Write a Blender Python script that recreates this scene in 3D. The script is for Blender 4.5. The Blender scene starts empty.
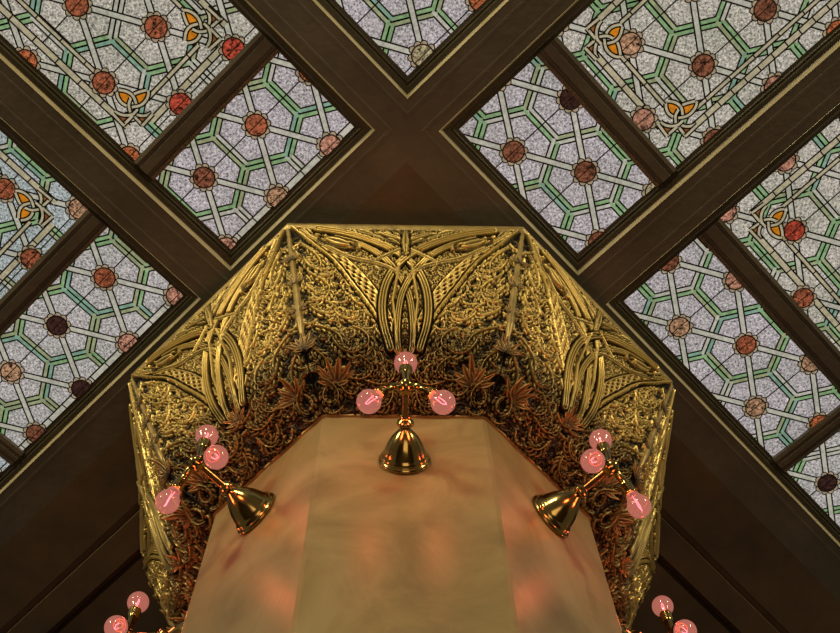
import bpy, math, random
import numpy as np
from mathutils import Vector, Matrix

random.seed(7)
rng = np.random.RandomState(11)
C = bpy.context.scene.collection
scene = bpy.context.scene
PI = math.pi
R = math.radians

CAM_Z = 1.6                     # eye height
Z_BEAM = CAM_Z + 3.33           # underside of the ceiling beams
Z_GLASS = CAM_Z + 3.364         # underside of the stained glass
Z_SHAFT = CAM_Z + 2.655         # top of the column shaft
A_SHAFT = 0.50                  # shaft apothem
T22 = math.tan(PI / 8)

# ------------------------------------------------------------------ materials
def new_mat(name):
    m = bpy.data.materials.new(name)
    m.use_nodes = True
    nt = m.node_tree
    for n in list(nt.nodes):
        nt.nodes.remove(n)
    out = nt.nodes.new('ShaderNodeOutputMaterial')
    return m, nt, out

def nd(nt, kind, **kw):
    n = nt.nodes.new(kind)
    for k, v in kw.items():
        if k in ('inputs',):
            for kk, vv in v.items():
                n.inputs[kk].default_value = vv
        else:
            setattr(n, k, v)
    return n

def ramp(nt, stops):
    r = nt.nodes.new('ShaderNodeValToRGB')
    e = r.color_ramp.elements
    while len(e) < len(stops):
        e.new(0.5)
    for el, (p, c) in zip(e, stops):
        el.position = p
        el.color = (*c, 1)
    return r

def srgb(*c):
    out = []
    for v in c:
        v /= 255
        out.append(v / 12.92 if v <= 0.04045 else ((v + 0.055) / 1.055) ** 2.4)
    return tuple(out)

def noise_mat(name, c1, c2, rough, scale, metallic=0.0, stretch=(1, 1, 1), bump=0.0, detail=6, bscale=None, spec=0.5, lo=.3, hi=.7):
    m, nt, out = new_mat(name)
    L = nt.links
    tc = nd(nt, 'ShaderNodeTexCoord')
    mp = nd(nt, 'ShaderNodeMapping')
    mp.inputs['Scale'].default_value = stretch
    L.new(tc.outputs['Object'], mp.inputs['Vector'])
    nz = nd(nt, 'ShaderNodeTexNoise', inputs={'Scale': scale, 'Detail': detail, 'Roughness': .62})
    L.new(mp.outputs[0], nz.inputs['Vector'])
    rp = ramp(nt, [(lo, c1), (hi, c2)])
    L.new(nz.outputs['Fac'], rp.inputs['Fac'])
    b = nd(nt, 'ShaderNodeBsdfPrincipled', inputs={'Roughness': rough, 'Metallic': metallic, 'Specular IOR Level': spec})
    L.new(rp.outputs['Color'], b.inputs['Base Color'])
    if bump:
        n2 = nd(nt, 'ShaderNodeTexNoise', inputs={'Scale': bscale or scale * 4, 'Detail': 4})
        L.new(mp.outputs[0], n2.inputs['Vector'])
        bp = nd(nt, 'ShaderNodeBump', inputs={'Strength': bump, 'Distance': .01})
        L.new(n2.outputs['Fac'], bp.inputs['Height'])
        L.new(bp.outputs[0], b.inputs['Normal'])
    L.new(b.outputs[0], out.inputs[0])
    return m

M = {}
M['beam'] = noise_mat('dark_stained_beam', (.076, .068, .050), (.118, .104, .079), .42, 6, bump=.15, bscale=40)
M['soffit'] = noise_mat('dark_soffit', (.050, .038, .020), (.125, .080, .040), .55, 3, bump=.1, bscale=30)
M['mould'] = noise_mat('olive_moulding', (.035, .032, .017), (.060, .054, .029), .4, 9)
M['strip'] = noise_mat('olive_gold_fillet', (.34, .30, .18), (.46, .41, .26), .35, 12)
M['floor'] = noise_mat('dark_floor', (.05, .035, .02), (.09, .06, .035), .5, 3)
M['brass'] = noise_mat('polished_brass', (.26, .18, .06), (.40, .29, .10), .15, 14, metallic=1.0)
M['brass_dark'] = noise_mat('aged_brass', (.16, .105, .04), (.25, .18, .07), .24, 20, metallic=1.0)
M['lead'] = noise_mat('lead_came', (.006, .005, .004), (.018, .015, .012), .5, 60)
M['plaster'] = None

def shaft_mat():
    m, nt, out = new_mat('mottled_tan_scagliola')
    L = nt.links
    tc = nd(nt, 'ShaderNodeTexCoord')
    mp = nd(nt, 'ShaderNodeMapping')
    mp.inputs['Scale'].default_value = (1, 1, .8)
    mp.inputs['Rotation'].default_value = (.3, .5, .2)
    L.new(tc.outputs['Object'], mp.inputs['Vector'])
    n1 = nd(nt, 'ShaderNodeTexNoise', inputs={'Scale': 4.2, 'Detail': 9, 'Roughness': .66, 'Distortion': .8})
    L.new(mp.outputs[0], n1.inputs['Vector'])
    r1 = ramp(nt, [(.30, (.150, .110, .048)), (.5, (.225, .170, .078)), (.70, (.300, .235, .118))])
    L.new(n1.outputs['Fac'], r1.inputs['Fac'])
    n2 = nd(nt, 'ShaderNodeTexNoise', inputs={'Scale': 7, 'Detail': 4, 'Roughness': .55, 'Distortion': 1.2})
    L.new(mp.outputs[0], n2.inputs['Vector'])
    r2 = ramp(nt, [(.60, (0, 0, 0)), (.78, (1, 1, 1))])
    L.new(n2.outputs['Fac'], r2.inputs['Fac'])
    mx = nd(nt, 'ShaderNodeMix', data_type='RGBA')
    L.new(r2.outputs['Color'], mx.inputs['Factor'])
    L.new(r1.outputs['Color'], mx.inputs[6])
    mx.inputs[7].default_value = (.185, .128, .062, 1)
    b = nd(nt, 'ShaderNodeBsdfPrincipled', inputs={'Roughness': .36, 'Specular IOR Level': .35})
    L.new(mx.outputs[2], b.inputs['Base Color'])
    L.new(b.outputs[0], out.inputs[0])
    return m
M['shaft'] = shaft_mat()

def gold_mat(name, use_attr, c_lo, c_hi, rough=.34, metallic=.85):
    m, nt, out = new_mat(name)
    L = nt.links
    tc = nd(nt, 'ShaderNodeTexCoord')
    nz = nd(nt, 'ShaderNodeTexNoise', inputs={'Scale': 28, 'Detail': 5})
    L.new(tc.outputs['Object'], nz.inputs['Vector'])
    b = nd(nt, 'ShaderNodeBsdfPrincipled', inputs={'Roughness': rough, 'Metallic': metallic})
    if use_attr:                # patina: recess shade painted in with the tarnish, rubbed gold on the ridges
        at = nd(nt, 'ShaderNodeAttribute', attribute_name='patina_shade')
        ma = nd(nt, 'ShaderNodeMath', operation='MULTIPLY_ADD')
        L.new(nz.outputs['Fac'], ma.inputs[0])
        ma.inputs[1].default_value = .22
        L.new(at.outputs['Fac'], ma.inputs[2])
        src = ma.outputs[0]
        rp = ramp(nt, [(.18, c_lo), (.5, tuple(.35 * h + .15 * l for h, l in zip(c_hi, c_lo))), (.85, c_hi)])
    else:
        src = nz.outputs['Fac']
        rp = ramp(nt, [(.3, c_lo), (.65, c_hi)])
    L.new(src, rp.inputs['Fac'])
    L.new(rp.outputs['Color'], b.inputs['Base Color'])
    L.new(b.outputs[0], out.inputs[0])
    return m
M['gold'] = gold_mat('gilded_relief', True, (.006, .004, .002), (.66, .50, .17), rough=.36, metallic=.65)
M['gold_plain'] = gold_mat('gilded_smooth', False, (.22, .16, .06), (.40, .30, .11), rough=.42, metallic=.5)
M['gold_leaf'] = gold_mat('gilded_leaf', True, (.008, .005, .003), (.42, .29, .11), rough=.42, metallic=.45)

def glass_mat(name, base, strength=1.0, speckle=.5, scale=170, streak=None):
    """Backlit art glass: daylight glowing through, a rippled glossy underside."""
    m, nt, out = new_mat(name)
    L = nt.links
    tc = nd(nt, 'ShaderNodeTexCoord')
    n1 = nd(nt, 'ShaderNodeTexNoise', inputs={'Scale': scale, 'Detail': 2, 'Roughness': .6, 'Distortion': .8})
    L.new(tc.outputs['Object'], n1.inputs['Vector'])
    lo = tuple(v * (1 - speckle) for v in base)
    hi = tuple(min(1.4, v * (1 + speckle * 1.15)) for v in base)
    rp = ramp(nt, [(.33, lo), (.5, base), (.68, hi)])
    L.new(n1.outputs['Fac'], rp.inputs['Fac'])
    n2 = nd(nt, 'ShaderNodeTexNoise', inputs={'Scale': 5, 'Detail': 4, 'Roughness': .6})
    L.new(tc.outputs['Object'], n2.inputs['Vector'])
    r2 = ramp(nt, [(.3, (.78, .80, .76)), (.7, (1.1, 1.06, 1.1))])
    L.new(n2.outputs['Fac'], r2.inputs['Fac'])
    mx = nd(nt, 'ShaderNodeMix', data_type='RGBA', blend_type='MULTIPLY')
    mx.inputs['Factor'].default_value = 1
    L.new(rp.outputs['Color'], mx.inputs[6])
    L.new(r2.outputs['Color'], mx.inputs[7])
    bp = nd(nt, 'ShaderNodeBump', inputs={'Strength': .4, 'Distance': .004})
    L.new(n1.outputs['Fac'], bp.inputs['Height'])
    b = nd(nt, 'ShaderNodeBsdfPrincipled', inputs={'Base Color': (.03, .03, .03, 1), 'Roughness': .25,
                                                   'Specular IOR Level': .3, 'Emission Strength': strength})
    L.new(mx.outputs[2], b.inputs['Emission Color'])
    L.new(bp.outputs[0], b.inputs['Normal'])
    L.new(b.outputs[0], out.inputs[0])
    return m

M['green'] = glass_mat('green_art_glass', srgb(132, 166, 118), .85, .25, 60)
M['teal'] = glass_mat('teal_art_glass', srgb(126, 160, 138), .85, .22, 60)
M['olive'] = glass_mat('olive_art_glass', srgb(150, 158, 118), .85, .22, 60)
M['white'] = glass_mat('white_art_glass', srgb(176, 174, 158), .95, .2, 70)
M['cream'] = glass_mat('cream_art_glass', srgb(172, 162, 132), .92, .2, 60)
M['amber'] = glass_mat('amber_art_glass', srgb(196, 118, 20), .9, .25, 60)
M['rust'] = glass_mat('rust_art_glass', srgb(140, 84, 44), .8, .3, 60)
MED = [glass_mat('medallion_' + n, srgb(*c), .80, 1.0, 105) for n, c in (
    ('russet', (138, 74, 48)), ('brown', (112, 66, 46)), ('rose', (168, 118, 96)), ('tan', (160, 122, 92)),
    ('red', (164, 62, 44)), ('dark', (48, 26, 24)), ('orange', (160, 86, 50)), ('grey', (150, 138, 104)))]
MEDN = ['russet', 'brown', 'rose', 'tan', 'red', 'dark brown', 'orange', 'greenish grey']
BASE = [glass_mat('clear_' + n, srgb(*c), 1.0, .72, 150) for n, c in (
    ('warm', (168, 163, 150)), ('violet', (164, 158, 158)), ('cool', (152, 160, 158)), ('grey', (164, 160, 156)))]
PET = glass_mat('petal_glass', srgb(168, 148, 118), .8, .25, 60)

def bulb_glass():
    m, nt, out = new_mat('rose_bulb_glass')
    L = nt.links
    tr = nd(nt, 'ShaderNodeBsdfTransparent', inputs={'Color': (.55, .34, .27, 1)})
    em = nd(nt, 'ShaderNodeEmission', inputs={'Color': (1.0, .35, .27, 1), 'Strength': .29})
    ad = nd(nt, 'ShaderNodeAddShader')
    L.new(tr.outputs[0], ad.inputs[0])
    L.new(em.outputs[0], ad.inputs[1])
    gl = nd(nt, 'ShaderNodeBsdfGlossy', inputs={'Color': (1, .85, .8, 1), 'Roughness': .08})
    lw = nd(nt, 'ShaderNodeLayerWeight', inputs={'Blend': .35})
    rp = ramp(nt, [(0, (.03, .03, .03)), (.8, (.16, .16, .16)), (1, (.5, .5, .5))])
    L.new(lw.outputs['Facing'], rp.inputs['Fac'])
    mx = nd(nt, 'ShaderNodeMixShader')
    ge = nd(nt, 'ShaderNodeNewGeometry')
    mu = nd(nt, 'ShaderNodeMath', operation='SUBTRACT')
    mu.use_clamp = True
    L.new(rp.outputs['Color'], mu.inputs[0])
    L.new(ge.outputs['Backfacing'], mu.inputs[1])
    L.new(mu.outputs[0], mx.inputs[0])
    L.new(ad.outputs[0], mx.inputs[1])
    L.new(gl.outputs[0], mx.inputs[2])
    L.new(mx.outputs[0], out.inputs[0])
    return m
M['bulb'] = bulb_glass()
def emit(name, col, s):
    m, nt, out = new_mat(name)
    e = nd(nt, 'ShaderNodeEmission', inputs={'Color': (*col, 1), 'Strength': s})
    nt.links.new(e.outputs[0], out.inputs[0])
    return m
M['filament'] = emit('glowing_filament', (1, .25, .42), 5)

# ------------------------------------------------------------------ helpers
class MB:
    """collects polygons for ONE mesh object"""
    def __init__(self):
        self.v, self.f, self.m, self.mats = [], [], [], []
    def mi(self, mat):
        if mat not in self.mats:
            self.mats.append(mat)
        return self.mats.index(mat)
    def poly(self, pts, mat):
        b = len(self.v)
        self.v += [tuple(p) for p in pts]
        self.f.append(tuple(range(b, b + len(pts))))
        self.m.append(self.mi(mat))
    def grid(self, rows, mat, close_u=False, close_v=False):
        """rows: list of equal-length point lists"""
        b = len(self.v)
        nr, nc = len(rows), len(rows[0])
        for r in rows:
            self.v += [tuple(p) for p in r]
        i = self.mi(mat)
        for r in range(nr if close_v else nr - 1):
            for c in range(nc if close_u else nc - 1):
                a, d = r, (r + 1) % nr
                e, g = c, (c + 1) % nc
                self.f.append((b + a * nc + e, b + a * nc + g, b + d * nc + g, b + d * nc + e))
                self.m.append(i)
    def lathe(self, prof, mat, frame=Matrix.Identity(4), n=32):
        """prof: (radius, height) along local z"""
        rows = []
        for r, h in prof:
            rows.append([frame @ Vector((r * math.cos(2 * PI * k / n), r * math.sin(2 * PI * k / n), h)) for k in range(n)])
        self.grid(rows, mat, close_u=True)
        for row, rv in ((rows[0], True), (rows[-1], False)):
            if (row[0] - row[n // 2]).length > 1e-5:
                self.poly(row[::-1] if rv else row, mat)
    def tube(self, pts, rad, mat, n=10, close=False):
        pts = [Vector(p) for p in pts]
        rows = []
        prev = None
        for i, p in enumerate(pts):
            a = pts[i - 1] if (i > 0 or close) else p
            b = pts[(i + 1) % len(pts)] if (i < len(pts) - 1 or close) else p
            t = (b - a).normalized()
            if prev is None:
                up = Vector((0, 0, 1)) if abs(t.z) < .9 else Vector((1, 0, 0))
                x = t.cross(up).normalized()
            else:
                x = (prev - t * prev.dot(t)).normalized()
            prev = x
            y = t.cross(x)
            r = rad[i] if hasattr(rad, '__len__') else rad
            rows.append([p + x * (r * math.cos(2 * PI * k / n)) + y * (r * math.sin(2 * PI * k / n)) for k in range(n)])
        self.grid(rows, mat, close_u=True, close_v=close)
        if not close:
            self.poly(rows[0][::-1], mat)
            self.poly(rows[-1], mat)
    def box(self, x0, x1, y0, y1, z0, z1, mat):
        p = [(x, y, z) for z in (z0, z1) for x, y in ((x0, y0), (x1, y0), (x1, y1), (x0, y1))]
        for f in ((3, 2, 1, 0), (4, 5, 6, 7), (0, 1, 5, 4), (1, 2, 6, 5), (2, 3, 7, 6), (3, 0, 4, 7)):
            self.poly([p[i] for i in f], mat)
    def build(self, name, parent=None, smooth=False, loc=None):
        me = bpy.data.meshes.new(name)
        me.from_pydata(self.v, [], self.f)
        for m in self.mats:
            me.materials.append(m)
        me.polygons.foreach_set('material_index', self.m)
        if smooth:
            me.polygons.foreach_set('use_smooth', [True] * len(self.f))
        me.update()
        o = bpy.data.objects.new(name, me)
        C.objects.link(o)
        if parent:
            o.parent = parent
        if loc:
            o.location = loc
        return o

def thing(name, label, cat, loc=(0, 0, 0), rz=0, group=None):
    o = bpy.data.objects.new(name, None)
    C.objects.link(o)
    o.empty_display_size = .1
    o.location = loc
    o.rotation_euler = (0, 0, rz)
    o['label'] = label
    o['category'] = cat
    if group:
        o['group'] = group
    return o

def struct(o):
    o['kind'] = 'structure'
    return o

S2 = math.sqrt(2)
def uv(u, v, z=0.0):
    """ceiling grid coordinates (u: right+away, v: left+away) -> world"""
    return ((u - v) / S2, (u + v) / S2, z)

# ------------------------------------------------------------------ ceiling beams and mouldings
EU, EN = -.850, -.716          # edges of the two beams that cross above the column
BA, BB = -.091, .043           # edges of the beams running to the column
FAR = 3.2
BAR_U = (-1.281, -1.201)

def plate(name, polys, mat, z, thick=.10):
    mb = MB()
    for pl in polys:
        lo = [uv(u, v, z) for u, v in pl]
        hi = [uv(u, v, z + thick) for u, v in pl]
        mb.poly(lo[::-1], mat)
        mb.poly(hi, mat)
        n = len(pl)
        for i in range(n):
            j = (i + 1) % n
            mb.poly([lo[i], lo[j], hi[j], hi[i]], mat)
    return struct(mb.build(name))

def rect(u0, u1, v0, v1):
    return [(u0, v0), (u1, v0), (u1, v1), (u0, v1)]

plate('trim_1', [rect(-FAR, EN, EU, EN)], M['beam'], Z_BEAM)
plate('trim_2', [rect(EU, EN, EN, FAR), rect(EU, EN, -FAR, EU)], M['beam'], Z_BEAM)
plate('trim_3', [rect(-FAR, EU, BA, BB)], M['beam'], Z_BEAM)
plate('trim_4', [rect(BA, BB, -FAR, EU)], M['beam'], Z_BEAM)
plate('trim_5', [rect(EN, FAR, EU, EN)], M['beam'], Z_BEAM)

# solid soffit beyond the beams: L-shaped boards mitred on the diagonal
def soffit():
    mb = MB()
    prof = [(EN, 0), (-.512, 0), (-.508, .016), (-.490, .016), (-.486, -.004), (-.392, -.004), (-.390, .06), (-.362, .06), (-.360, .006), (FAR, .006)]
    rows = [[], [], []]
    for d, dz in prof:
        z = Z_BEAM + dz
        rows[0].append(uv(d, FAR, z))
        rows[1].append(uv(d, d, z))
        rows[2].append(uv(FAR, d, z))
    mb.grid(rows, M['soffit'])
    top = Z_BEAM + .1
    mb.poly([uv(EN, EN, top), uv(FAR, EN, top), uv(FAR, FAR, top), uv(EN, FAR, top)], M['soffit'])
    return struct(mb.build('ceiling'))
soffit()

def frame(name, u0, u1, v0, v1):
    """mitred coffer moulding round one bay; prof: (inset, dz, material)"""
    prof = [(-.040, .0005, 'beam'), (-.036, -.0007, 'beam'), (-.029, -.0007, 'beam'), (-.026, .0005, 'beam'), (-.001, .0005, 'beam'),
            (.0, -.001, 'strip'), (.006, .013, 'strip'), (.008, .016, 'mould'), (.021, .017, 'mould'), (.024, .026, 'mould'), (.030, .024, 'mould'),
            (.033, .030, 'mould'), (.043, .031, 'mould'), (.0435, .040, 'mould'), (-.002, .045, 'mould')]
    mb = MB()
    for (i0, z0, _), (i1, z1, m) in zip(prof, prof[1:]):
        for k in range(4):
            def cs(i):
                return [(u0 + i, v0 + i), (u1 - i, v0 + i), (u1 - i, v1 - i), (u0 + i, v1 - i)]
            a, b = cs(i0), cs(i1)
            j = (k + 1) % 4
            mb.poly([uv(*a[k], Z_BEAM + z0), uv(*b[k], Z_BEAM + z1), uv(*b[j], Z_BEAM + z1), uv(*a[j], Z_BEAM + z0)], M[m])
    return struct(mb.build(name))

BAYS = {'TL': (-2.7, EU, EN, BA), 'LL': (-2.7, EU, BB, 2.3), 'RU': (EN, BA, -2.7, EU), 'RR': (BB, 2.3, -2.7, EU), 'V': (-2.7, EU, -2.7, EU)}
for i, (k, b) in enumerate(BAYS.items()):
    frame('trim_%d' % (6 + i), *b)

def bar(name, u0, u1, v0, v1):
    """flat dark bar with stepped edges dividing a bay"""
    mb = MB()
    lu, lv = u1 - u0, v1 - v0
    prof = [(0, .036), (.0, .020), (.012, .016), (.014, .022), (.024, .022), (.026, .014)]
    alongv = lv > lu
    a0, a1 = (u0, u1) if alongv else (v0, v1)
    w = a1 - a0
    pts = [(a0 + d, dz) for d, dz in prof] + [(a0 + w - d, dz) for d, dz in prof[::-1]]
    rows = []
    for e in ((v0, v1) if alongv else (u0, u1)):
        rows.append([uv(p, e, Z_BEAM + dz) if alongv else uv(e, p, Z_BEAM + dz) for p, dz in pts])
    mb.grid(rows, M['beam'])
    return struct(mb.build(name))
IN = .043
n = 11
for args in ((*BAR_U, EN + IN - .004, BA - IN + .004), (*BAR_U, BB + IN - .004, 2.3 - IN), (-2.7 + IN, EU - IN + .004, .866, .930),
             (EN + IN - .004, BA - IN + .004, -1.283, -1.203), (BB + IN - .004, 2.3 - IN, -1.283, -1.195), (.858, .927, -2.7 + IN, EU - IN + .004),
             (-1.32, -1.25, -2.7 + IN, EU - IN + .004)):
    bar('trim_%d' % n, *args)
    n += 1

# roof deck above the beams so that no light leaks round the coffers
mb = MB()
mb.box(-4.6, 4.6, -4.6, 4.6, Z_BEAM + .14, Z_BEAM + .2, M['soffit'])
struct(mb.build('ceiling'))
mb = MB()
mb.box(-4.6, 4.6, -4.6, 4.6, -.1, 0, M['floor'])
struct(mb.build('floor'))

# ------------------------------------------------------------------ stained glass
def clip(poly, r):
    u0, u1, v0, v1 = r
    for ax, lim, sg in ((0, u0, 1), (0, u1, -1), (1, v0, 1), (1, v1, -1)):
        res = []
        n = len(poly)
        for i in range(n):
            a, b = poly[i], poly[(i + 1) % n]
            da, db = sg * (a[ax] - lim), sg * (b[ax] - lim)
            if da >= 0:
                res.append(a)
            if (da >= 0) != (db >= 0):
                t = da / (da - db)
                res.append((a[0] + (b[0] - a[0]) * t, a[1] + (b[1] - a[1]) * t))
        poly = res
        if len(poly) < 3:
            return None
    ar = sum(poly[i][0] * poly[(i + 1) % len(poly)][1] - poly[(i + 1) % len(poly)][0] * poly[i][1] for i in range(len(poly)))
    return poly if abs(ar) > 2e-6 else None

LW = .0054           # lead line width
DV = .2285           # medallion spacing along v
DU = .1968           # row spacing along u
U0 = -1.495
HEXR = DV / math.sqrt(3)

def lattice(r, pv):
    """medallion centres in and around rectangle r; pv: phase of the even rows along v"""
    out = []
    for k in range(-8, 18):
        u = U0 + k * DU
        if u < r[0] - .14 or u > r[1] + .14:
            continue
        off = pv + (DV / 2 if k % 2 else 0)
        n0 = int(math.floor((r[2] - .14 - off) / DV))
        for nn in range(n0, n0 + int((r[3] - r[2]) / DV) + 4):
            v = off + nn * DV
            if r[2] - .14 < v < r[3] + .14:
                out.append((u, v))
    return out

KNOT_RIB = [  # ribbons of the corner knot, in the photograph's knot layout (across, towards the corner)
    [(222, 150), (222, 200), (258, 270), (320, 322), (415, 340)],
    [(246, 146), (330, 168), (380, 190)],
    [(425, 245), (450, 300), (450, 345), (440, 395)],
    [(550, 148), (450, 165), (388, 220), (368, 300)],
    [(360, 370), (385, 395), (412, 425)],
    [(575, 180), (565, 240), (530, 295), (478, 325)],
    [(200, 402), (265, 436), (345, 436), (392, 405)],
    [(612, 392), (545, 432), (460, 436), (410, 418)],
    [(188, 415), (310, 545)], [(310, 545), (395, 450)],
    [(418, 440), (528, 545)], [(528, 545), (636, 420)],
]
KNOT_FILL = [('amber', [(236, 172), (330, 180), (366, 205), (356, 300), (330, 312), (270, 258)]),
             ('amber', [(545, 170), (455, 182), (430, 215), (450, 290), (480, 318), (530, 280), (555, 235)]),
             ('rust', [(240, 448), (380, 442), (310, 522)]), ('rust', [(440, 448), (590, 442), (528, 520)])]

def make_panel(r, base, pv, label, seed, knots=(), ribbons=(), white_edges=(), over={}, streak=None):
    ru = random.Random(seed)
    cu, cv = (r[0] + r[1]) / 2, (r[2] + r[3]) / 2
    w0 = uv(cu, cv, Z_GLASS)
    root = thing('stained_glass_panel', label, 'stained glass panel', w0, 0, 'stained glass ceiling panels')
    gl, ld = MB(), MB()
    def put(mb, poly, mat, lev):
        p = clip(poly, r)
        if p:
            q = [uv(u - cu, v - cv, -lev) for u, v in p]
            # face down
            a = Vector(q[1]) - Vector(q[0]); b_ = Vector(q[2]) - Vector(q[0])
            if sum((q[i][0] * q[(i + 1) % len(q)][1] - q[(i + 1) % len(q)][0] * q[i][1]) for i in range(len(q))) > 0:
                q = q[::-1]
            mb.poly(q, mat)
    def strip(a, b, w, mat, lev, mb, ext=0.0):
        d = (b[0] - a[0], b[1] - a[1])
        L = math.hypot(*d) or 1e-9
        d = (d[0] / L, d[1] / L)
        nx, ny = -d[1] * w / 2, d[0] * w / 2
        a = (a[0] - d[0] * ext, a[1] - d[1] * ext)
        b = (b[0] + d[0] * ext, b[1] + d[1] * ext)
        put(mb, [(a[0] + nx, a[1] + ny), (b[0] + nx, b[1] + ny), (b[0] - nx, b[1] - ny), (a[0] - nx, a[1] - ny)], mat, lev)
    def band(a, b, w, mat, lev, ticks=0, ext=0.0, off=0.0):
        d = (b[0] - a[0], b[1] - a[1]); L = math.hypot(*d); d = (d[0] / L, d[1] / L)
        o = (-d[1] * off, d[0] * off)
        a = (a[0] + o[0], a[1] + o[1]); b = (b[0] + o[0], b[1] + o[1])
        strip(a, b, w + 2 * LW * .9, M['lead'], lev, ld, ext)
        strip(a, b, w, mat, lev + .0003, gl, ext)
        if ticks:
            t = ticks
            while t < L:
                c = (a[0] + d[0] * t, a[1] + d[1] * t)
                strip((c[0] + d[1] * w / 2, c[1] - d[0] * w / 2), (c[0] - d[1] * w / 2, c[1] + d[0] * w / 2), LW * .8, M['lead'], lev + .0006, ld)
                t += ticks
    put(gl, rect(r[0], r[1], r[2], r[3]), base, 0)
    cells = lattice(r, pv)
    # thin leads along the rows
    for (u, v) in cells:
        strip((u, v - DV / 2), (u, v + DV / 2), LW * .75, M['lead'], .0008, ld)
    # green hexagon double bands: three edges per cell
    for (u, v) in cells:
        for k in range(3):
            a0, a1 = R(60 * k), R(60 * k + 60)
            a = (u + HEXR * math.cos(a0), v + HEXR * math.sin(a0))
            b = (u + HEXR * math.cos(a1), v + HEXR * math.sin(a1))
            w = .0098
            for sg in (-1, 1):
                g = ru.choice(['green', 'green', 'teal', 'olive', 'green', 'white'] if seed % 2 else ['green', 'teal', 'green', 'olive', 'olive'])
                band(a, b, w, M[g], .0012 + .0001 * k, off=sg * (w + LW) / 2, ext=0.004 * sg * -1)
    # thin lead crossing the hexagon sides on the row axis
    for (u, v) in cells:
        strip((u, v + DV / 2 - .016), (u, v + DV / 2 + .016), LW * .75, M['lead'], .0020, ld)
    # pale bands joining the medallions in the two slanting directions
    for (u, v) in cells:
        for sg in (-1, 1):
            band((u, v), (u + DU, v + sg * DV / 2), .0135, M['white'], .0026 + .0001 * (sg > 0))
    # border ribbons
    for (a, b, w, tk) in ribbons:
        band(a, b, w, M['cream'], .0042, ticks=tk)
    for e in white_edges:
        o = .012
        a, b = {'u1': ((r[1] - o, r[2]), (r[1] - o, r[3])), 'v1': ((r[0], r[3] - o), (r[1], r[3] - o)), 'v0': ((r[0], r[2] + o), (r[1], r[2] + o))}[e]
        band(a, b, .016, M['white'], .0036, ticks=.07)
    # medallions: each a part of its panel
    for (u, v) in cells:
        if not (r[0] - .036 < u < r[1] + .036 and r[2] - .036 < v < r[3] + .036):
            continue
        mb = MB()
        ci = ru.choice([0, 0, 1, 1, 2, 3, 6, 0])
        for (ou, ov), c in over.items():
            if math.hypot(u - ou, v - ov) < .07:
                ci = c
        def mput(poly, mat, lev):
            put(mb, poly, mat, lev)
        RAD = .0305
        for k in range(10):
            a = R(36 * k + 18 + ru.uniform(-4, 4))
            c = (u + math.cos(a) * .0335, v + math.sin(a) * .0335)
            for rr, mt, lv in ((.0125, M['lead'], .0046), (.0090, PET, .0049)):
                mput([(c[0] + rr * math.cos(q), c[1] + rr * math.sin(q)) for q in np.linspace(0, 2 * PI, 10, endpoint=False)], mt, lv)
        for rr, mt, lv in ((RAD + .0042, M['lead'], .0052), (RAD, MED[ci], .0055)):
            mput([(u + rr * math.cos(q), v + rr * math.sin(q)) for q in np.linspace(0, 2 * PI, 24, endpoint=False)], mt, lv)
        for dv in (0,):
            w = LW * .28
            mput([(u - w, v - RAD), (u + w, v - RAD), (u + w, v + RAD), (u - w, v + RAD)], M['lead'], .0058)
        if mb.f:
            o = mb.build('medallion', root)
            o['label'] = MEDN[ci] + ' glass medallion'
    # corner knots: part
    for (ku, kv, du, dv) in knots:
        # (du,dv): signs pointing from the knot towards its panel corner
        mb = MB()
        kd = (du / S2, dv / S2)                      # towards the corner
        ke = (kd[1] * du * dv * -1, kd[0] * du * dv) if False else (-kd[1], kd[0])
        sc = .00026
        def kp(p):
            e, d = (p[0] - 412) * sc, (p[1] - 330) * sc
            return (ku + ke[0] * e + kd[0] * d, kv + ke[1] * e + kd[1] * d)
        for mt, pl in KNOT_FILL:
            put(mb, [kp(p) for p in pl], M[mt], .0060)
        for i, pl in enumerate(KNOT_RIB):
            q = [kp(p) for p in pl]
            if len(q) > 2:                            # smooth the polyline
                P = np.array(q)
                for _ in range(2):
                    Q = [P[0]]
                    for a, b in zip(P, P[1:]):
                        Q += [a * .75 + b * .25, a * .25 + b * .75]
                    P = np.array(Q + [P[-1]])
                q = [tuple(p) for p in P]
            for a, b in zip(q, q[1:]):
                strip(a, b, .0072 + 2 * LW * .85, M['lead'], .0064 + .0008 * (i % 3), mb, .001)
            for a, b in zip(q, q[1:]):
                strip(a, b, .0072, M['cream'], .0067 + .0008 * (i % 3), mb, .0008)
        mb.build('knot_ornament', root)['label'] = 'interlaced cream knot with amber glass hearts'
    gl.build('glass_pane', root)
    ld.build('lead_came', root)
    return root

g = IN - .001
TLs = (BAR_U[1] - .002, EU - g, EN + g, BA - g)
TLb = (-2.65, BAR_U[0] + .002, EN + g, BA - g)
LLs = (BAR_U[1] - .002, EU - g, BB + g, .868)
LLb = (-2.65, BAR_U[0] + .002, BB + g, .868)
LLc = (BAR_U[1] - .002, EU - g, .928, 2.2)
Rs = (EN + g, BA - g, -1.205, EU - g)
Rb = (EN + g, BA - g, -2.65, -1.281)
RRs = (BB + g, .860, -1.197, EU - g)
RRb = (BB + g, .860, -2.65, -1.281)
RRc = (.925, 2.2, -1.197, EU - g)
Vp = (-1.252, EU - g, -2.2, EU - g)
PL, PR = -.470, -.965 + DV / 2     # phase of even rows left / right
LAB = 'leaded glass panel of green hexagons and medallions '
make_panel(TLs, BASE[1], PL, 'small green hexagon leaded glass panel just left of the beam crossing', 1, white_edges=('u1',),
           over={(-1.10, -.469): 0, (-1.10, -.243): 1, (-.913, -.586): 2, (-.911, -.358): 3, (-.907, -.149): 2, (-1.107, -.674): 6})
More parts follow.
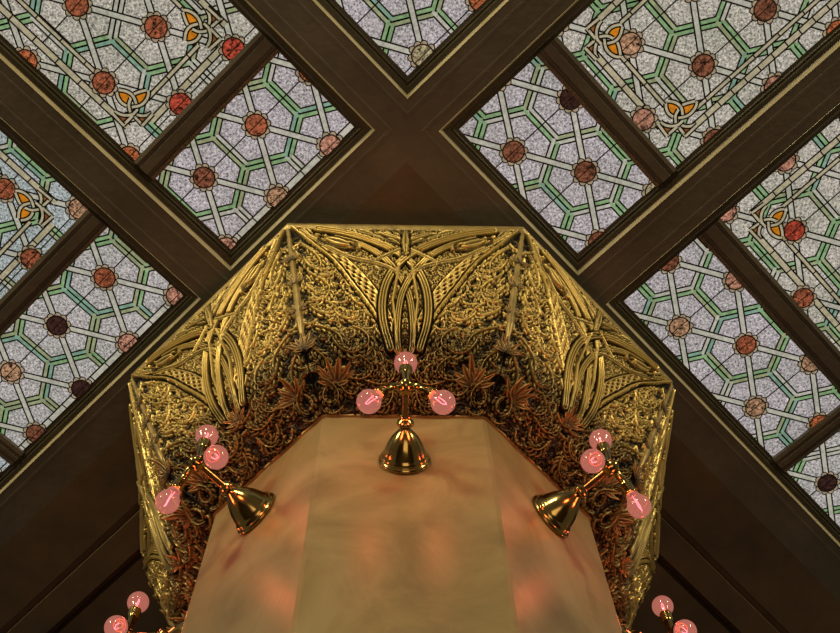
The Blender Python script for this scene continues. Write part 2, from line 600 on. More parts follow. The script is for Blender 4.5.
make_panel(TLb, BASE[0], PL, 'large leaded glass panel in the top left corner with red medallions', 3,
           knots=[(-1.392, -.250, 1, 1), (-1.404, -.560, 1, -1)],
           ribbons=[((-2.65, -.193), (-1.36, -.193), .0150, .085), ((-2.65, -.247), (-1.44, -.247), .0085, .09),
                    ((-1.324, -.255), (-1.324, -.56), .0150, .085), ((-1.376, -.295), (-1.376, -.52), .0085, .09),
                    ((-2.65, -.617), (-1.36, -.617), .0150, .085), ((-2.65, -.563), (-1.44, -.563), .0085, .09)],
           over={(-1.495, -.473): 0, (-1.494, -.249): 0, (-1.295, -.366): 4, (-1.297, -.589): 4, (-1.7, -.36): 0, (-1.3, -.14): 6, (-1.69, -.13): 6})
make_panel(LLs, BASE[3], PL, 'small leaded glass panel at the left edge with two nearly black medallions', 2, white_edges=('u1',),
           over={(-1.108, .198): 0, (-1.109, .428): 5, (-.913, .314): 2, (-1.11, .659): 3, (-.918, .543): 5, (-.918, .09): 2, (-.918, .77): 1})
make_panel(LLb, BASE[2], PL, 'bluish leaded glass panel at the left edge with one amber knot', 5,
           knots=[(-1.400, .197, 1, -1)],
           ribbons=[((-2.65, .140), (-1.36, .140), .0150, .085), ((-2.65, .194), (-1.44, .194), .0085, .09),
                    ((-1.324, .195), (-1.324, .80), .0150, .085), ((-1.376, .24), (-1.376, .80), .0085, .09)],
           over={(-1.495, .196): 0, (-1.298, .305): 0, (-1.298, .09): 3})
make_panel(LLc, BASE[2], PL, 'sliver of a leaded glass panel at the left edge below the nearly black medallions', 7)
make_panel(Rs, BASE[1], PR, 'small green hexagon leaded glass panel just right of the beam crossing', 9,
           over={(-.506, -.967): 1, (-.313, -1.078): 1, (-.511, -1.187): 5, (-.12, -.96): 1, (-.12, -1.18): 7})
make_panel(Rb, BASE[0], PR, 'large leaded glass panel in the top right corner with brown medallions', 11,
           knots=[(-.247, -1.388, 1, 1), (-.571, -1.378, -1, 1)],
           ribbons=[((-.193, -2.65), (-.193, -1.36), .0150, .05), ((-.230, -2.65), (-.230, -1.44), .0085, .09),
                    ((-.26, -1.330), (-.57, -1.330), .0150, .085), ((-.30, -1.380), (-.52, -1.380), .0085, .09),
                    ((-.627, -2.65), (-.627, -1.36), .0150, .085), ((-.575, -2.65), (-.575, -1.44), .0085, .09)],
           over={(-.511, -1.419): 3, (-.32, -1.531): 1, (-.32, -1.76): 1, (-.318, -1.3): 2, (-.137, -1.414): 1, (-.51, -1.64): 7})
make_panel(RRs, BASE[1], PR, 'long leaded glass panel right of the gilded capital between two dark bars', 13, white_edges=(),
           over={(.284, -.97): 3, (.478, -1.085): 0, (.677, -.975): 3, (.674, -1.186): 3, (.28, -1.188): 2, (.093, -1.081): 1})
make_panel(RRb, BASE[0], PR, 'large leaded glass panel at the right edge with red medallion beside its knot', 15,
           knots=[(.199, -1.383, -1, 1)],
           ribbons=[((.140, -2.65), (.140, -1.36), .0150, .06), ((.190, -2.65), (.190, -1.44), .0085, .09),
                    ((.20, -1.330), (.80, -1.330), .0150, .085), ((.25, -1.385), (.80, -1.385), .0085, .09)],
           over={(.095, -1.306): 2, (.095, -1.53): 2, (.295, -1.42): 4, (.483, -1.302): 0, (.48, -1.53): 6})
make_panel(RRc, BASE[3], PR, 'leaded glass panel at the lower right edge with a dark brown medallion', 17, over={(1.07, -.973): 5})
make_panel(Vp, BASE[1], PR, 'leaded glass panel pointing down above the beam crossing, top of the picture', 19, over={(-.919, -.985): 7, (-.91, -1.21): 6, (-1.1, -.87): 1})

# glazing of the neighbouring cells beyond the picture
for i, (rc, ph) in enumerate((((-2.65, BAR_U[0] + .002, .928, 2.25), PL), ((.925, 2.25, -2.65, -1.281), PR), ((-2.65, -1.318, -2.65, EU - g), PL),
                              ((-1.252, EU - g, -2.65, -2.2), PR))):
    wn = make_panel(rc, BASE[i % 4], ph, '', 31 + 2 * i)
    wn.name = 'window_%d' % (i + 1)
    for k_ in ('label', 'category', 'group'):
        del wn[k_]
    struct(wn)

# ------------------------------------------------------------------ the column
PROF = np.array([(.834, 3.225), (.779, 3.100), (.723, 2.970), (.659, 2.812), (.622, 2.745), (.560, 2.690), (.503, 2.655)])
PROF[:, 1] += CAM_Z
seg = np.hypot(*np.diff(PROF, axis=0).T)
ARC = np.concatenate([[0], np.cumsum(seg)])
SL = ARC[-1]
def prof(S):
    return np.interp(S, ARC, PROF[:, 0]), np.interp(S, ARC, PROF[:, 1])
# smoothed normal angle along the profile
_ss = np.linspace(0, SL, 80)
_r, _z = prof(_ss)
_k = np.ones(13) / 13
_rp = np.pad(_r, 6, mode='reflect', reflect_type='odd'); _zp = np.pad(_z, 6, mode='reflect', reflect_type='odd')
_r = np.convolve(_rp, _k, 'valid'); _z = np.convolve(_zp, _k, 'valid')
_dr, _dz = np.gradient(_r), np.gradient(_z)
_nl = np.hypot(_dr, _dz)
def surf(S):
    """radius, height and outward normal (radial, z) along the bell"""
    r, z = np.interp(S, _ss, _r), np.interp(S, _ss, _z)
    nr, nz = np.interp(S, _ss, -_dz / _nl), np.interp(S, _ss, _dr / _nl)
    return r, z, nr, nz

column = thing('column', 'octagonal tan marbled column with gilded flaring capital under the ceiling beams', 'column', (0, 0, 0))

def octa(ap, z, off=0.0):
    Rr = ap / math.cos(PI / 8)
    return [(Rr * math.sin(R(a)), -Rr * math.cos(R(a)), z) for a in [22.5 + 45 * k for k in range(8)]]

def prism_rows(mb, prof_, mat):
    rows = [octa(a, z) for a, z in prof_]
    mb.grid(rows, mat, close_u=True)
    mb.poly(rows[0][::-1], mat); mb.poly(rows[-1], mat)

# shaft with tiny bevelled arrises
mb = MB()
bev = .006
rows = []
for z in (0.0, Z_SHAFT + .004):
    ring = []
    for k in range(8):
        a0 = R(45 * k)
        n_ = (math.sin(a0), -math.cos(a0)); t_ = (math.cos(a0), math.sin(a0))
        hw = A_SHAFT * T22 - bev
        for sg in (-1, 1):
            ring.append((n_[0] * A_SHAFT + t_[0] * hw * sg, n_[1] * A_SHAFT + t_[1] * hw * sg, z))
    rows.append(ring)
mb.grid(rows, M['shaft'], close_u=True)
mb.poly(rows[1], M['shaft'])
mb.poly(rows[0][::-1], M['shaft'])
mb.build('shaft', column)

# relief field over one face, drawn in photograph pixels of the front face then mirrored
def px(x, y):
    S = np.interp(y, [225, 262, 293, 337, 360, 415], [0, .148, .290, .455, .530, SL])
    sc = np.interp(y, [225, 293, 337, 415], [338, 361, 375, 385])
    return ((x - 405.5) / sc, S)

NX, NY = 481, 451
sN = np.linspace(-1, 1, NX)
SG = np.linspace(0, SL, NY)
rS, zS, nrS, nzS = surf(SG)
XG = sN[None, :] * (rS * T22)[:, None]
SGG = np.repeat(SG[:, None], NX, 1)

def seg_dist(P, a, b):
    ab = b - a
    t = np.clip(((P[..., 0] - a[0]) * ab[0] + (P[..., 1] - a[1]) * ab[1]) / max(1e-12, ab @ ab), 0, 1)
    dx = P[..., 0] - a[0] - t * ab[0]; dy = P[..., 1] - a[1] - t * ab[1]
    sgn = np.sign(ab[0] * dy - ab[1] * dx)
    return np.hypot(dx, dy), t, sgn
PG = np.stack([np.abs(XG), SGG], -1)        # mirrored: work on |X|
H = np.zeros((NY, NX))
PT = np.zeros((NY, NX))
def smooth(pts, it=2):
    P = np.array(pts, float)
    for _ in range(it):
        Q = [P[0]]
        for a, b in zip(P, P[1:]):
            Q += [a * .75 + b * .25, a * .25 + b * .75]
        P = np.array(Q + [P[-1]])
    return P
def stroke(pts, w0, w1, h, kind='round', mirror=False, field=None, ridges=3):
    """raise a band along a polyline given in (X,S)"""
    global H
    P = np.array(pts)
    L = np.concatenate([[0], np.cumsum(np.hypot(*np.diff(P, axis=0).T))])
    for variants in ((1,), (1, -1))[1 if mirror else 0]:
        Q = P * np.array([variants, 1])
        wm = max(w0, w1)
        lo, hi = Q.min(0) - wm, Q.max(0) + wm
        msk = (XM > lo[0]) & (XM < hi[0]) & (SGG > lo[1]) & (SGG < hi[1])
        if not msk.any():
            continue
        pts_ = np.stack([XM[msk], SGG[msk]], -1)
        best = np.full(len(pts_), 1e9); tt = np.zeros(len(pts_)); sg = np.zeros(len(pts_))
        for i in range(len(Q) - 1):
            d, t, s_ = seg_dist(pts_, Q[i], Q[i + 1])
            up = d < best
            best[up] = d[up]
            tt[up] = (L[i] + t[up] * (L[i + 1] - L[i])) / L[-1]
            sg[up] = s_[up]
        w = w0 + (w1 - w0) * tt
        q = best / (w / 2)
        if kind == 'round':
            val = h * np.sqrt(np.clip(1 - q * q, 0, 1)); pv_ = np.clip(1.15 - q * q, 0, 1)
        elif kind == 'ribbed':
            c_ = np.cos(best / w * 2 * PI * ridges)
            val = np.where(q < 1, h * (.80 + .20 * c_), 0); pv_ = np.clip(.62 + .5 * c_, 0.05, 1)
        elif kind == 'cut':
            cur = H[msk]
            H[msk] = np.where(q < 1, np.minimum(cur, h), cur)
            PT[msk] = np.where(q < 1, 0, PT[msk])
            continue
        elif kind == 'leaf':
            hal = (best > w0 * .42) & (best < w0 * .80)
            PT[msk] = np.where(hal, PT[msk] * .30, PT[msk])
            H[msk] = np.where(hal, H[msk] * .72, H[msk])
            ww = w0 * np.sin(PI * np.clip(tt, 0, 1)) ** .7 + 1e-5
            q = best / (ww / 2)
            g_ = np.exp(-(q * 3) ** 2)
            val = np.where(q < 1, h * (1 - .4 * g_ - .35 * q * q), 0); pv_ = np.clip(1 - .7 * g_ - .3 * q, 0, 1)
        cur = H[msk]
        up = val > cur
        H[msk] = np.where(up, val, cur)
        PT[msk] = np.where(up, pv_, PT[msk])
XM = np.abs(XG)                              # everything is mirrored about the face centre
AMP = 1.0
# --- fan outline (outer line of the pierced band), right half in mirrored space
outer = smooth([px(811 - x, y) for x, y in ((292, 226), (316, 247), (336, 263), (354, 285), (368, 302), (384, 327), (394, 352))])
inner = smooth([px(811 - x, y) for x, y in ((300, 226), (326, 245), (345, 259), (368, 279), (383, 299), (392, 318), (400, 345))])
def xin(line, S):
    o = np.argsort(line[:, 1])
    return np.interp(S, line[o, 1], line[o, 0])
xo, xi = xin(outer, SG)[:, None], xin(inner, SG)[:, None]
S_FAN = outer[:, 1].max()
FAN = (XM < xo) & (SGG < S_FAN)
# foliage outside the fan: curling leaf strokes, combed away from the corner stem
def curl(x, y, ang, length, w, h, bend):
    pts = [(x, y)]
    a = ang
    nseg = 7
    for i in range(nseg):
        a += bend * (i + 1) / nseg
        pts.append((pts[-1][0] + math.cos(a) * length / nseg, pts[-1][1] + math.sin(a) * length / nseg))
    return smooth(pts, 1)
hw = lambda S: float(np.interp(S, SG, rS * T22))
rnd = random.Random(5)
for row in np.linspace(.02, SL - .015, 27):
    for f in np.arange(0.0, 1.0, .034):
        x = hw(row) * f + rnd.uniform(-.008, .008)
        if row < S_FAN and x < np.interp(row, SG, xo[:, 0]) + .004:
            continue
        lower = row > .45
        ang = rnd.choice([-1.9, -1.3, -2.6, -.6, .4, 2.6]) + rnd.uniform(-.5, .5)
        ln = rnd.uniform(.025, .06) * (1.2 if lower else 1)
        stroke(curl(x, row, ang, ln, .01, 0, rnd.choice([-1, 1]) * rnd.uniform(.3, .85)), rnd.uniform(.006, .0105), .003,
               rnd.uniform(.003, .009) * (1.4 if lower else 1), 'leaf' if rnd.random() < .35 else 'round')
PT *= .30
H *= .6
# larger scrolls that read from below
for (x, S, ang, ln, bd, w) in ((.20, .20, 2.2, .14, .55, .018), (.27, .12, 2.0, .12, .5, .015), (.16, .30, 2.6, .13, .6, .02), (.25, .27, 2.9, .13, -.6, .018),
                               (.20, .38, 3.0, .15, .5, .022), (.12, .37, 3.4, .10, .7, .02), (.25, .34, 2.4, .12, .7, .018), (.10, .44, -2.9, .12, -.6, .022),
                               (.22, .46, 3.4, .13, -.6, .022), (.06, .50, -2.2, .12, .7, .022), (.15, .52, 2.9, .12, .6, .02), (.04, .58, -1.9, .10, -.6, .02),
                               (.30, .08, 2.4, .10, .4, .012), (.11, .60, -2.2, .10, .6, .02), (.19, .60, -1.2, .10, .5, .02), (.24, .20, -2.4, .09, .6, .014), (.18, .25, -2.0, .08, -.7, .014)):
    stroke(curl(x, S, ang, ln, .02, 0, bd), w * .9, w * .4, .017, 'ribbed', ridges=2)
    continue
    for q_ in range(5):
        pts_c = curl(x, S, ang, ln, .02, 0, bd)
        p_ = pts_c[int(len(pts_c) * (.15 + .16 * q_))]
        sg_ = 1 if q_ % 2 else -1
        stroke(curl(p_[0], p_[1], ang + sg_ * 1.1, .04, .01, 0, sg_ * .5), .010, .004, .019, 'leaf')
# --- the fan itself
# acanthus fronds: a stem with curled leaflets either side
def frond(x, S, ang, ln, bd, lw=.030, nl=6, h=.016):
    st = curl(x, S, ang, ln, .01, 0, bd)
    L_ = len(st)
    for q_ in range(nl):
        i_ = min(L_ - 2, int(L_ * (.08 + .86 * q_ / nl)))
        p_, d_ = st[i_], st[i_ + 1] - st[i_]
        a_ = math.atan2(d_[1], d_[0])
        fade = 1 - .55 * abs(q_ / nl - .35)
        for sg_ in (-1, 1):
            stroke(curl(p_[0], p_[1], a_ + sg_ * 1.05, lw * fade, .01, 0, -sg_ * .46), .0075 * fade, .004, h + .002 * (q_ % 2), 'leaf')
    stroke(st, .0065, .0035, h + .004, 'round')
frnd = random.Random(21)
for S_ in np.arange(.03, SL - .03, .036):
    for x_ in np.arange(.02, .34, .036):
        x = x_ + frnd.uniform(-.012, .012); S = S_ + frnd.uniform(-.012, .012)
        if x > hw(S) - .012 or (S < S_FAN and x < np.interp(S, SG, xo[:, 0]) + .012):
            continue
        frond(x, S, 2.2 + frnd.uniform(-1.3, 1.3), frnd.uniform(.05, .075), frnd.choice([-1, 1]) * frnd.uniform(.4, .8), lw=frnd.uniform(.016, .022), nl=5, h=.010)
FR = [(.30, .03, 2.05, .10, .25), (.285, .10, 2.5, .12, -.35), (.29, .14, 1.9, .11, .45), (.27, .21, 2.7, .13, -.35), (.275, .25, 2.0, .11, .5),
      (.255, .31, 2.9, .14, -.40), (.26, .34, 2.2, .10, .5), (.245, .42, 3.0, .13, -.40), (.17, .21, 1.5, .10, .55), (.15, .30, 1.9, .10, .6),
      (.20, .16, 1.9, .09, -.6), (.21, .27, 1.6, .09, -.55), (.19, .36, 2.0, .09, .6), (.11, .36, 2.1, .09, .6), (.14, .42, 2.8, .10, -.5),
      (.08, .43, 1.9, .10, .6), (.24, .50, 2.6, .12, -.5), (.19, .47, 2.0, .10, .5), (.05, .53, 2.4, .08, .6), (.12, .52, 2.7, .10, -.5),
      (.16, .57, 2.6, .10, .5), (.22, .58, 2.9, .10, -.5), (.09, .59, 2.8, .09, .5), (.03, .61, 1.6, .07, -.5)]
for i_, (x, S, ang, ln, bd) in enumerate(FR):
    frond(x, S, ang, ln, bd, lw=.026 + .006 * (i_ % 3) , h=.013 + .003 * (i_ % 2) + (.003 if S > .42 else 0))
P_ = .0190
uu = (XM - xo) / P_
ss2 = SGG / P_
tri = np.abs(((uu + ss2 * .577) % 1) - .5) + np.abs(((uu - ss2 * .577) % 1) - .5)
bandm = FAN & (XM > xi - .004)
# pierced band: diamond holes; inner field: finer filigree
hole1 = bandm & (tri < .40)
fine = np.sin(XM * 520 + 2.2 * np.sin(SGG * 160)) * np.sin(SGG * 420 + 2.0 * np.sin(XM * 190))
hole2 = FAN & ~bandm & (fine < -.10)
Hf = np.where(hole1 | hole2, .001, np.where(bandm, .013, .010))
H = np.where(FAN, Hf, H)
PT = np.where(FAN, np.where(hole1, 0, np.where(hole2, .05, np.where(bandm, .80, .60))), PT)
stroke(outer, .0085, .008, .018, 'round')
stroke(outer + np.array([.009, .003]), .005, .005, .000, 'cut')
stroke(outer - np.array([.008, .002]), .0045, .0045, .002, 'cut')
stroke(inner, .006, .005, .016, 'round')
stroke(inner - np.array([.006, .0]), .004, .004, .002, 'cut')
# ribbons of the interlaced arches; both families written out (mirror space is folded, so split at the centre line)
def fold(pts):
    out, cur = [], []
    P = smooth([px(x, y) for x, y in pts])
    return P
XM_keep = XM
XM = XG                                       # signed space for crossing ribbons
for hh, wd, pts in ((.027, .026, ((318, 229), (345, 233), (368, 240), (392, 250), (411, 263), (424, 280), (429, 300), (428, 325), (420, 350))),
                    (.025, .020, ((335, 238), (358, 244), (378, 254), (393, 268), (404, 282), (411, 298), (414, 330), (412, 352))),
                    (.024, .014, ((302, 231), (330, 249), (352, 260), (372, 263), (390, 268), (402, 276))),
                    (.022, .014, ((360, 229), (390, 238), (412, 250), (436, 262)))):
    q = smooth([px(x, y) for x, y in pts])
    for mir in (1, -1):
        Q = q * np.array([mir, 1])
        stroke(Q, wd * 1.26, wd * 1.15, .002, 'cut')
        stroke(Q, wd, wd * .85, hh * .8 - .0015 * (mir > 0), 'ribbed', ridges=3 if wd > .018 else 2)
# eye shaped ornament, top floral, bottom stem
for mir in (1, -1):
    m2 = np.array([mir, 1])
    stroke(smooth([px(316, 236), px(340, 238), px(360, 249)]) * m2, .006, .005, .022, 'round')
    stroke(smooth([px(316, 236), px(334, 250), px(360, 250)]) * m2, .006, .005, .022, 'round')
    stroke(np.array([px(326, 240), px(350, 247)]) * m2, .030, .02, .024, 'leaf')
    for (x0, y0, x1, y1) in ((405, 246, 385, 234), (405, 246, 395, 231), (405, 240, 376, 231)):
        stroke(np.array([px(x0, y0), px(x1, y1)]) * m2, .014, .01, .020, 'leaf')
    stroke(np.array([px(400, 262), px(393, 300), px(398, 345)]) * m2, .011, .008, .021, 'round')
stroke(np.array([px(405.5, 255), px(405.5, 229)]), .02, .01, .022, 'leaf')
XM = XM_keep
# edges calm down so that the faces meet on the corner lines
edge = np.clip((1 - np.abs(sN)) / .035, 0, 1)[None, :]
H = H * edge + .006 * (1 - edge)
H *= np.clip(SG / .006, 0, 1)[:, None]
# light smoothing keeps slopes renderable
def blur(A):
    B = np.pad(A, 1, mode='edge')
    return (B[1:-1, 1:-1] * 4 + B[:-2, 1:-1] + B[2:, 1:-1] + B[1:-1, :-2] + B[1:-1, 2:]) / 8
Hs = blur(H)
TIER_SHADE = np.interp(SG, [.39, .46], [1.0, .46])[:, None]          # shade on the lower leafy tier, painted into its colour
PAT = np.clip(blur(PT), 0, 1) * TIER_SHADE

def face_pts(az, Hh, lift=0.0, sl=slice(None)):
    a = R(az)
    n_ = np.array([math.sin(a), -math.cos(a)]); t_ = np.array([math.cos(a), math.sin(a)])
    rr = rS[:, None] + (Hh + lift) * nrS[:, None]
    zz = zS[:, None] + (Hh + lift) * nzS[:, None]
    X = XG
    return np.stack([n_[0] * rr + t_[0] * X, n_[1] * rr + t_[1] * X, zz], -1)

def np_mesh(name, verts, quads, pat, mat, parent):
    me = bpy.data.meshes.new(name)
    used = np.unique(quads)
    remap = np.full(len(verts), -1); remap[used] = np.arange(len(used))
    q4 = remap[quads].astype(np.int32)
    me.vertices.add(len(used))
    me.vertices.foreach_set('co', verts[used].astype(np.float32).ravel())
    me.loops.add(q4.size)
    me.loops.foreach_set('vertex_index', q4.ravel())
    me.polygons.add(len(q4))
    me.polygons.foreach_set('loop_start', np.arange(0, q4.size, 4, dtype=np.int32))
    me.update(calc_edges=True)
    at = me.attributes.new('patina_shade', 'FLOAT', 'POINT')
    at.data.foreach_set('value', pat[used].astype(np.float32))
    me.materials.append(mat)
    me.polygons.foreach_set('use_smooth', [True] * len(me.polygons))
    me.update()
    o = bpy.data.objects.new(name, me)
    C.objects.link(o)
    o.parent = parent
    return o

ii, jj = np.meshgrid(np.arange(NY - 1), np.arange(NX - 1), indexing='ij')
base_q = np.stack([ii * NX + jj, (ii + 1) * NX + jj, (ii + 1) * NX + jj + 1, ii * NX + jj + 1], -1).reshape(-1, 4)
fan_q = FAN[:-1, :-1].reshape(-1)
# coarser cells for the faces turned away
ic, jc = np.meshgrid(np.arange(0, NY - 1, 3), np.arange(0, NX - 1, 3), indexing='ij')
coarse_q = np.stack([ic * NX + jc, (ic + 3) * NX + jc, (ic + 3) * NX + jc + 3, ic * NX + jc + 3], -1).reshape(-1, 4)
fan_c = FAN[ic, jc].reshape(-1)
allv, allq, allp = [], [], []
for k in range(8):
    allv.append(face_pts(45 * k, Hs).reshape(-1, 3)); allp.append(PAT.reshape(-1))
    q_, f_ = (coarse_q, fan_c) if k in (3, 4, 5) else (base_q, fan_q)
    allq.append(q_[~f_] + k * NX * NY)
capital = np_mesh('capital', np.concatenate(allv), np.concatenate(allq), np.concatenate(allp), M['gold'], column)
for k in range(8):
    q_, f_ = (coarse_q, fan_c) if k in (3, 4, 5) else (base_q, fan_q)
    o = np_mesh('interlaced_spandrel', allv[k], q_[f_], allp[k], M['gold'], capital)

# top plate of the capital
mb = MB()
zt = PROF[0, 1]
prism_rows(mb, [(.825, zt - .002), (.829, zt - .006), (.836, zt - .006), (.839, zt - .001), (.838, zt + .006), (.842, zt + .010), (.843, zt + .022), (.839, zt + .036), (.80, zt + .052)], M['gold_plain'])
mb.build('abacus', capital)
mb = MB()
prism_rows(mb, [(.78, zt + .050), (.78, Z_BEAM + .004)], M['mould'])
mb.build('neck_block', column)

# leaves
def leaf(mb, base, T, N, W, length, width, curlv, mat, lobes=3, pat=None):
    T, N, W = Vector(T).normalized(), Vector(N).normalized(), Vector(W).normalized()
    nr, nc = 12, 7
    rows = []
    for i in range(nr + 1):
        s = i / nr
        wd = width * (math.sin(PI * min(1, s * .92 + .08)) ** .65) * (1 - .25 * abs(math.sin(lobes * PI * s)))
        cx_ = base + T * (length * (s - .18 * s ** 3)) + N * (curlv * s ** 2.2 * length)
        row = []
        for j in range(nc):
            q = (j / (nc - 1)) * 2 - 1
            lift = .22 * wd * (abs(q) ** 1.3) - .10 * wd * math.cos(q * PI * 2)
            row.append(cx_ + W * (wd / 2 * q) + N * lift - T * (abs(q) * wd * .35))
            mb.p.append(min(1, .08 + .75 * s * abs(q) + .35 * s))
        rows.append(row)
    mb.grid(rows, mat)

sp_rnd = random.Random(3)
def spray(name, az, S, X, specs, parent, lift=.010):
    """fan of acanthus leaflets growing from one point of the bell"""
    a = R(az)
    n3 = Vector((math.sin(a), -math.cos(a), 0)); t3 = Vector((math.cos(a), math.sin(a), 0))
    r, z, nr, nz = [float(v) for v in surf(S)]
    N = n3 * nr + Vector((0, 0, nz))
    N.normalize()
    up = n3 * (-nz) + Vector((0, 0, nr))          # up along the bell
    if up.z < 0:
        up = -up
    base = n3 * r + t3 * X + Vector((0, 0, z)) + N * lift
    mb = MB(); mb.p = []
    for ang, ln, wd, cv in specs:
        ang += sp_rnd.uniform(-9, 9); ln *= sp_rnd.uniform(.65, 1.1); cv *= sp_rnd.uniform(.3, 1.5)
        T = up * math.cos(R(ang)) + t3 * math.sin(R(ang))
        W = t3 * math.cos(R(ang)) - up * math.sin(R(ang))
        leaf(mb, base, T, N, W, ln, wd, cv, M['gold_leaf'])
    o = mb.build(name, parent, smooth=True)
    at = o.data.attributes.new('patina_shade', 'FLOAT', 'POINT')
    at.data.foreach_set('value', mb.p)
    so = o.modifiers.new('thick', 'SOLIDIFY'); so.thickness = .003
    return o

FULL = [(-80, .060, .013, .50), (-58, .072, .014, .25), (-38, .076, .015, .55), (-18, .080, .016, .35), (0, .086, .018, .6), (16, .080, .016, .3), (36, .076, .015, .55), (60, .070, .014, .25), (82, .058, .013, .5)]
SMALL = [(-85, .040, .010, .5), (-55, .046, .011, .3), (-28, .050, .011, .5), (0, .05, .012, .4), (28, .050, .011, .5), (55, .046, .011, .3), (85, .04, .010, .5)]
for k in range(8):
    az = 45 * k
    for sg in (-1, 1):
        spray('acanthus_spray', az, .598, sg * .178, FULL, capital)
    spray('acanthus_spray', az, .530, 0, SMALL, capital)
    # corner stem with its sprays
    ac = az + 22.5
    a = R(ac)
    n3 = Vector((math.sin(a), -math.cos(a), 0)); t3 = Vector((math.cos(a), math.sin(a), 0))
    mb = MB()
    pts, rad = [], []
    for S in np.linspace(.012, .48, 40):
        r, z, nr, nz = [float(v) for v in surf(S)]
        rc = r / math.cos(PI / 8)
        pts.append(n3 * (rc + .004) + Vector((0, 0, z)))
        rad.append((.006 + .008 * (S / .5) + .0016 * math.sin(S * 240)) * (1 if S < .40 else max(.15, 1 - (S - .40) / .09)))
    mb.tube(pts, rad, M['gold_plain'], n=10)
    stem = mb.build('corner_stem', capital, smooth=True)
    for S, sp in ((.50, FULL), (.36, SMALL), (.25, SMALL), (.15, SMALL)):
        r, z, nr, nz = [float(v) for v in surf(S)]
        extra = r / math.cos(PI / 8) - r
        a_ = az + 22.5
        # grow on the corner line: shift the base outwards to the arris
        o = spray('acanthus_spray', a_, S, 0, [(x, l * .85, w, c * .35) for x, l, w, c in sp if abs(x) > 5 or S > .4], capital, lift=.012)
        o.location = tuple(n3 * extra)

# thin gilded lip where capital meets shaft
mb = MB()
prism_rows(mb, [(.5003, Z_SHAFT - .003), (.505, Z_SHAFT - .003), (.507, Z_SHAFT), (.505, Z_SHAFT + .003), (.5003, Z_SHAFT + .003)], M['gold_plain'])
mb.build('gilded_lip', capital)

# ------------------------------------------------------------------ wall sconces
Z_SC = CAM_Z + 2.408
HUB = .196                          # hub distance from the shaft face
ARM = .052
BULBS = ((0, .143), (.0835, -.079), (-.0835, -.079))      # bulb centres about the hub
def align(d, up=Vector((0, 0, 1))):
    z = Vector(d).normalized()
    x = up.cross(z)
    if x.length < 1e-4:
        x = Vector((1, 0, 0))
    x.normalize()
    y = z.cross(x)
    return Matrix((x, y, z)).transposed().to_4x4()

def make_sconce(label):
    root = thing('wall_sconce', label, 'wall lamp', (0, 0, 0), 0, 'brass three bulb sconces on the column')
    # local frame: wall is the plane y=0, the lamp reaches out along -y
    ax = align((0, -1, 0))
    mb = MB()
    mb.lathe([(.060, 0), (.063, .004), (.063, .008), (.058, .012), (.056, .014), (.0575, .018), (.053, .022), (.0505, .028), (.043, .048), (.032, .067),
              (.021, .080), (.013, .088), (.011, .092)], M['brass'], ax, 40)
    mb.build('base', root, True)
    mb = MB()
    mb.lathe([(.010, .090), (.012, .094), (.019, .099), (.021, .104), (.019, .109), (.012, .114), (.0095, .118)], M['brass'], ax, 28)
    mb.build('collar', root, True)
    mb = MB()
    mb.lathe([(.0085, .114), (.0085, HUB - .01)], M['brass_dark'], ax, 20)
    mb.build('stem', root, True)
    mb = MB()
    mb.lathe([(.010, HUB - .018), (.016, HUB - .014), (.017, HUB), (.016, HUB + .012), (.010, HUB + .018), (.004, HUB + .022), (.0005, HUB + .023)], M['brass'], ax, 24)
    mb.build('hub', root, True)
    for bx, bz in BULBS:
        tip = Vector((bx, -HUB, bz))
        h0 = Vector((0, -HUB, .004))
        # swan-necked arm: leaves the hub sideways, then turns to the bulb
        side = Vector((1 if bx > 0 else -1, 0, .25)).normalized() if bx else Vector((0, 0, 1))
        d = (tip - (h0 + side * .034)).normalized()
        sb = tip - d * .088
        fr = Matrix.Translation(sb) @ align(d, Vector((0, -1, 0)))
        mb = MB()
        arm = [h0, h0 + side * .016, h0 + side * .028 + d * .004, sb + d * .012, sb + d * .026]
        mb.tube(arm, [.0085, .0085, .009, .0105, .012], M['brass'], n=14)
        mb.build('arm', root, True)
        mb = MB()
        mb.lathe([(.0115, .020), (.0145, .026), (.0150, .044), (.0165, .046), (.0165, .051), (.0150, .052), (.0135, .049)], M['brass'], fr, 24)
        mb.lathe([(.0138, .0492), (.0120, .0500), (.0004, .0500)], M['lead'], fr, 24)
        so = mb.build('socket', root, True)
        mb = MB()
        rb = .0285
        prof_ = [(.0125, .040), (.0130, .047), (.0150, .055), (.0185, .064)]
        c = .088
        for q in np.linspace(-38, 90, 15):
            prof_.append((max(.0004, rb * math.cos(R(q))), c + rb * math.sin(R(q))))
        mb.lathe(prof_, M['bulb'], fr, 36)
        bu = mb.build('bulb', root, True)
        mb = MB()
        loop = []
        for t in np.linspace(0, 1, 15):
            w = .0055 * math.sin(PI * t) ** .6 * (1 if t < 2 else 1)
            loop.append((math.cos(PI * (t * 1.0)) * .0055, .058 + .044 * math.sin(PI * t) ** .55))
        mb.tube([fr @ Vector((x, .001 * math.sin(i), z)) for i, (x, z) in enumerate(loop)], .0011, M['filament'], n=6)
        mb.build('filament', bu, True)
        mb = MB()
        mb.lathe([(.0035, .046), (.004, .052), (.0028, .060), (.0022, .066), (.0004, .067)], M['lead'], fr, 10)
        mb.build('glass_stem', bu, True)
    return root

def copy_tree(o, parent=None):
    c = o.copy()
    C.objects.link(c)
    if parent:
        c.parent = parent
        c.matrix_parent_inverse = o.matrix_parent_inverse.copy()
    for ch in list(o.children):
        copy_tree(ch, c)
    return c

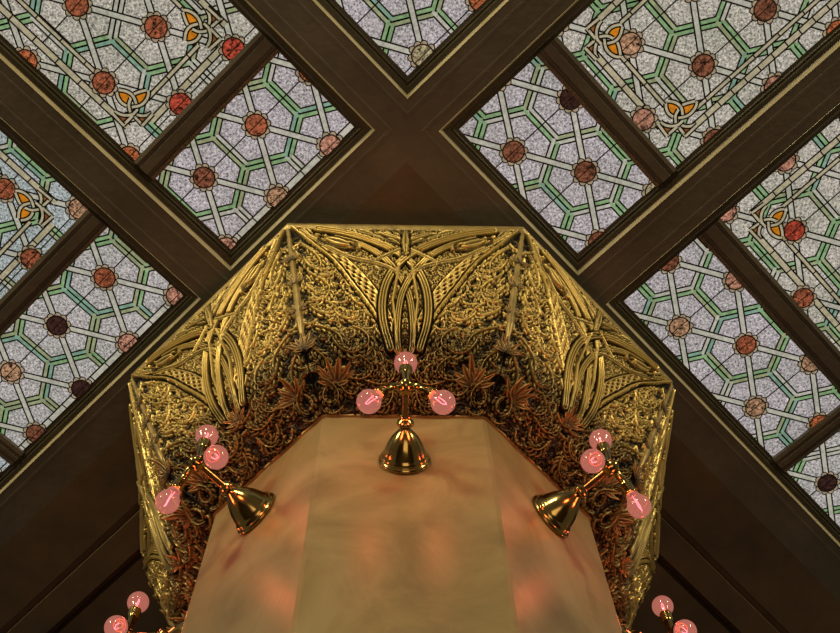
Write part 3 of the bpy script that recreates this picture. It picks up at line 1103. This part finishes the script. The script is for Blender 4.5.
LABS = {0: 'brass sconce with three rose bulbs on the front face of the tan column',
        -45: 'brass sconce with three rose bulbs on the left slanting face of the column',
        45: 'brass sconce with three rose bulbs on the right slanting face of the column',
        -90: 'brass sconce at the bottom left, only its upper bulbs showing left of the column',
        90: 'brass sconce at the bottom right, only its upper bulbs showing right of the column'}
proto = make_sconce(LABS[0])
for az in (0, -45, 45, -90, 90):
    o = proto if az == 0 else copy_tree(proto)
    a = R(az)
    o.location = (math.sin(a) * A_SHAFT, -math.cos(a) * A_SHAFT, Z_SC)
    o.rotation_euler = (0, 0, a)
    o['label'] = LABS[az]
    for bx, bz in BULBS:
        d = Vector((bx, -HUB, bz))
        d.rotate(Matrix.Rotation(a, 3, 'Z'))
        li = bpy.data.lights.new('bulb_glow', 'POINT')
        li.energy = 1.1
        li.color = (1, .24, .13)
        li.shadow_soft_size = .02
        lo = bpy.data.objects.new('bulb_glow', li)
        lo.location = Vector(o.location) + d
        C.objects.link(lo)

# ------------------------------------------------------------------ lights, world, camera
def area(name, loc, target, size, energy, color):
    li = bpy.data.lights.new(name, 'AREA')
    li.energy = energy; li.size = size; li.color = color
    o = bpy.data.objects.new(name, li)
    o.location = loc
    o.rotation_euler = (Vector(target) - Vector(loc)).to_track_quat('-Z', 'Y').to_euler()
    C.objects.link(o)
    return o
area('unseen_hall_light', (-.9, -4.2, 4.75), (0, -.6, 4.55), .5, 62, (1, .82, .47))
area('unseen_hall_light', (3.2, -2.9, 4.7), (.2, -.3, 4.4), .5, 52, (1, .82, .47))
area('unseen_hall_light', (-3.3, -2.7, 4.7), (-.3, -.3, 4.4), .5, 64, (1, .82, .47))
area('unseen_hall_light', (.3, -2.8, 1.0), (0, -.4, 4.6), 1.6, 17, (1, .70, .42))  # soft unseen uplight, added to brighten the shaft and lower capital

w = bpy.data.worlds.new('hall')
scene.world = w
w.use_nodes = True
w.node_tree.nodes['Background'].inputs[0].default_value = (.95, .78, .5, 1)
w.node_tree.nodes['Background'].inputs[1].default_value = .14

cam = bpy.data.cameras.new('camera')
co = bpy.data.objects.new('camera', cam)
C.objects.link(co)
F, TH, RO, CX, D, PHI = 1137.50285, 1.20723919, -0.0430169526, -0.0814494334, 1.78519467, 0.0599242285
fw = Vector((0, math.cos(TH), math.sin(TH)))
r0 = Vector((1, 0, 0)); u0 = r0.cross(fw)
r2 = math.cos(RO) * r0 + math.sin(RO) * u0
u2 = -math.sin(RO) * r0 + math.cos(RO) * u0
rot = Matrix.Rotation(-PHI, 3, 'Z')
r2, u2, fw = rot @ r2, rot @ u2, rot @ fw
pos = rot @ Vector((-CX, -D, 0)) + Vector((0, 0, CAM_Z))
mw = Matrix((r2, u2, -fw)).transposed().to_4x4()
mw.translation = pos
co.matrix_world = mw
cam.sensor_width = 36
cam.lens = 36 * F / 840
cam.clip_start = .05
scene.camera = co
scene.view_settings.view_transform = 'Standard'
scene.view_settings.look = 'None'
scene.cycles.use_denoising = True
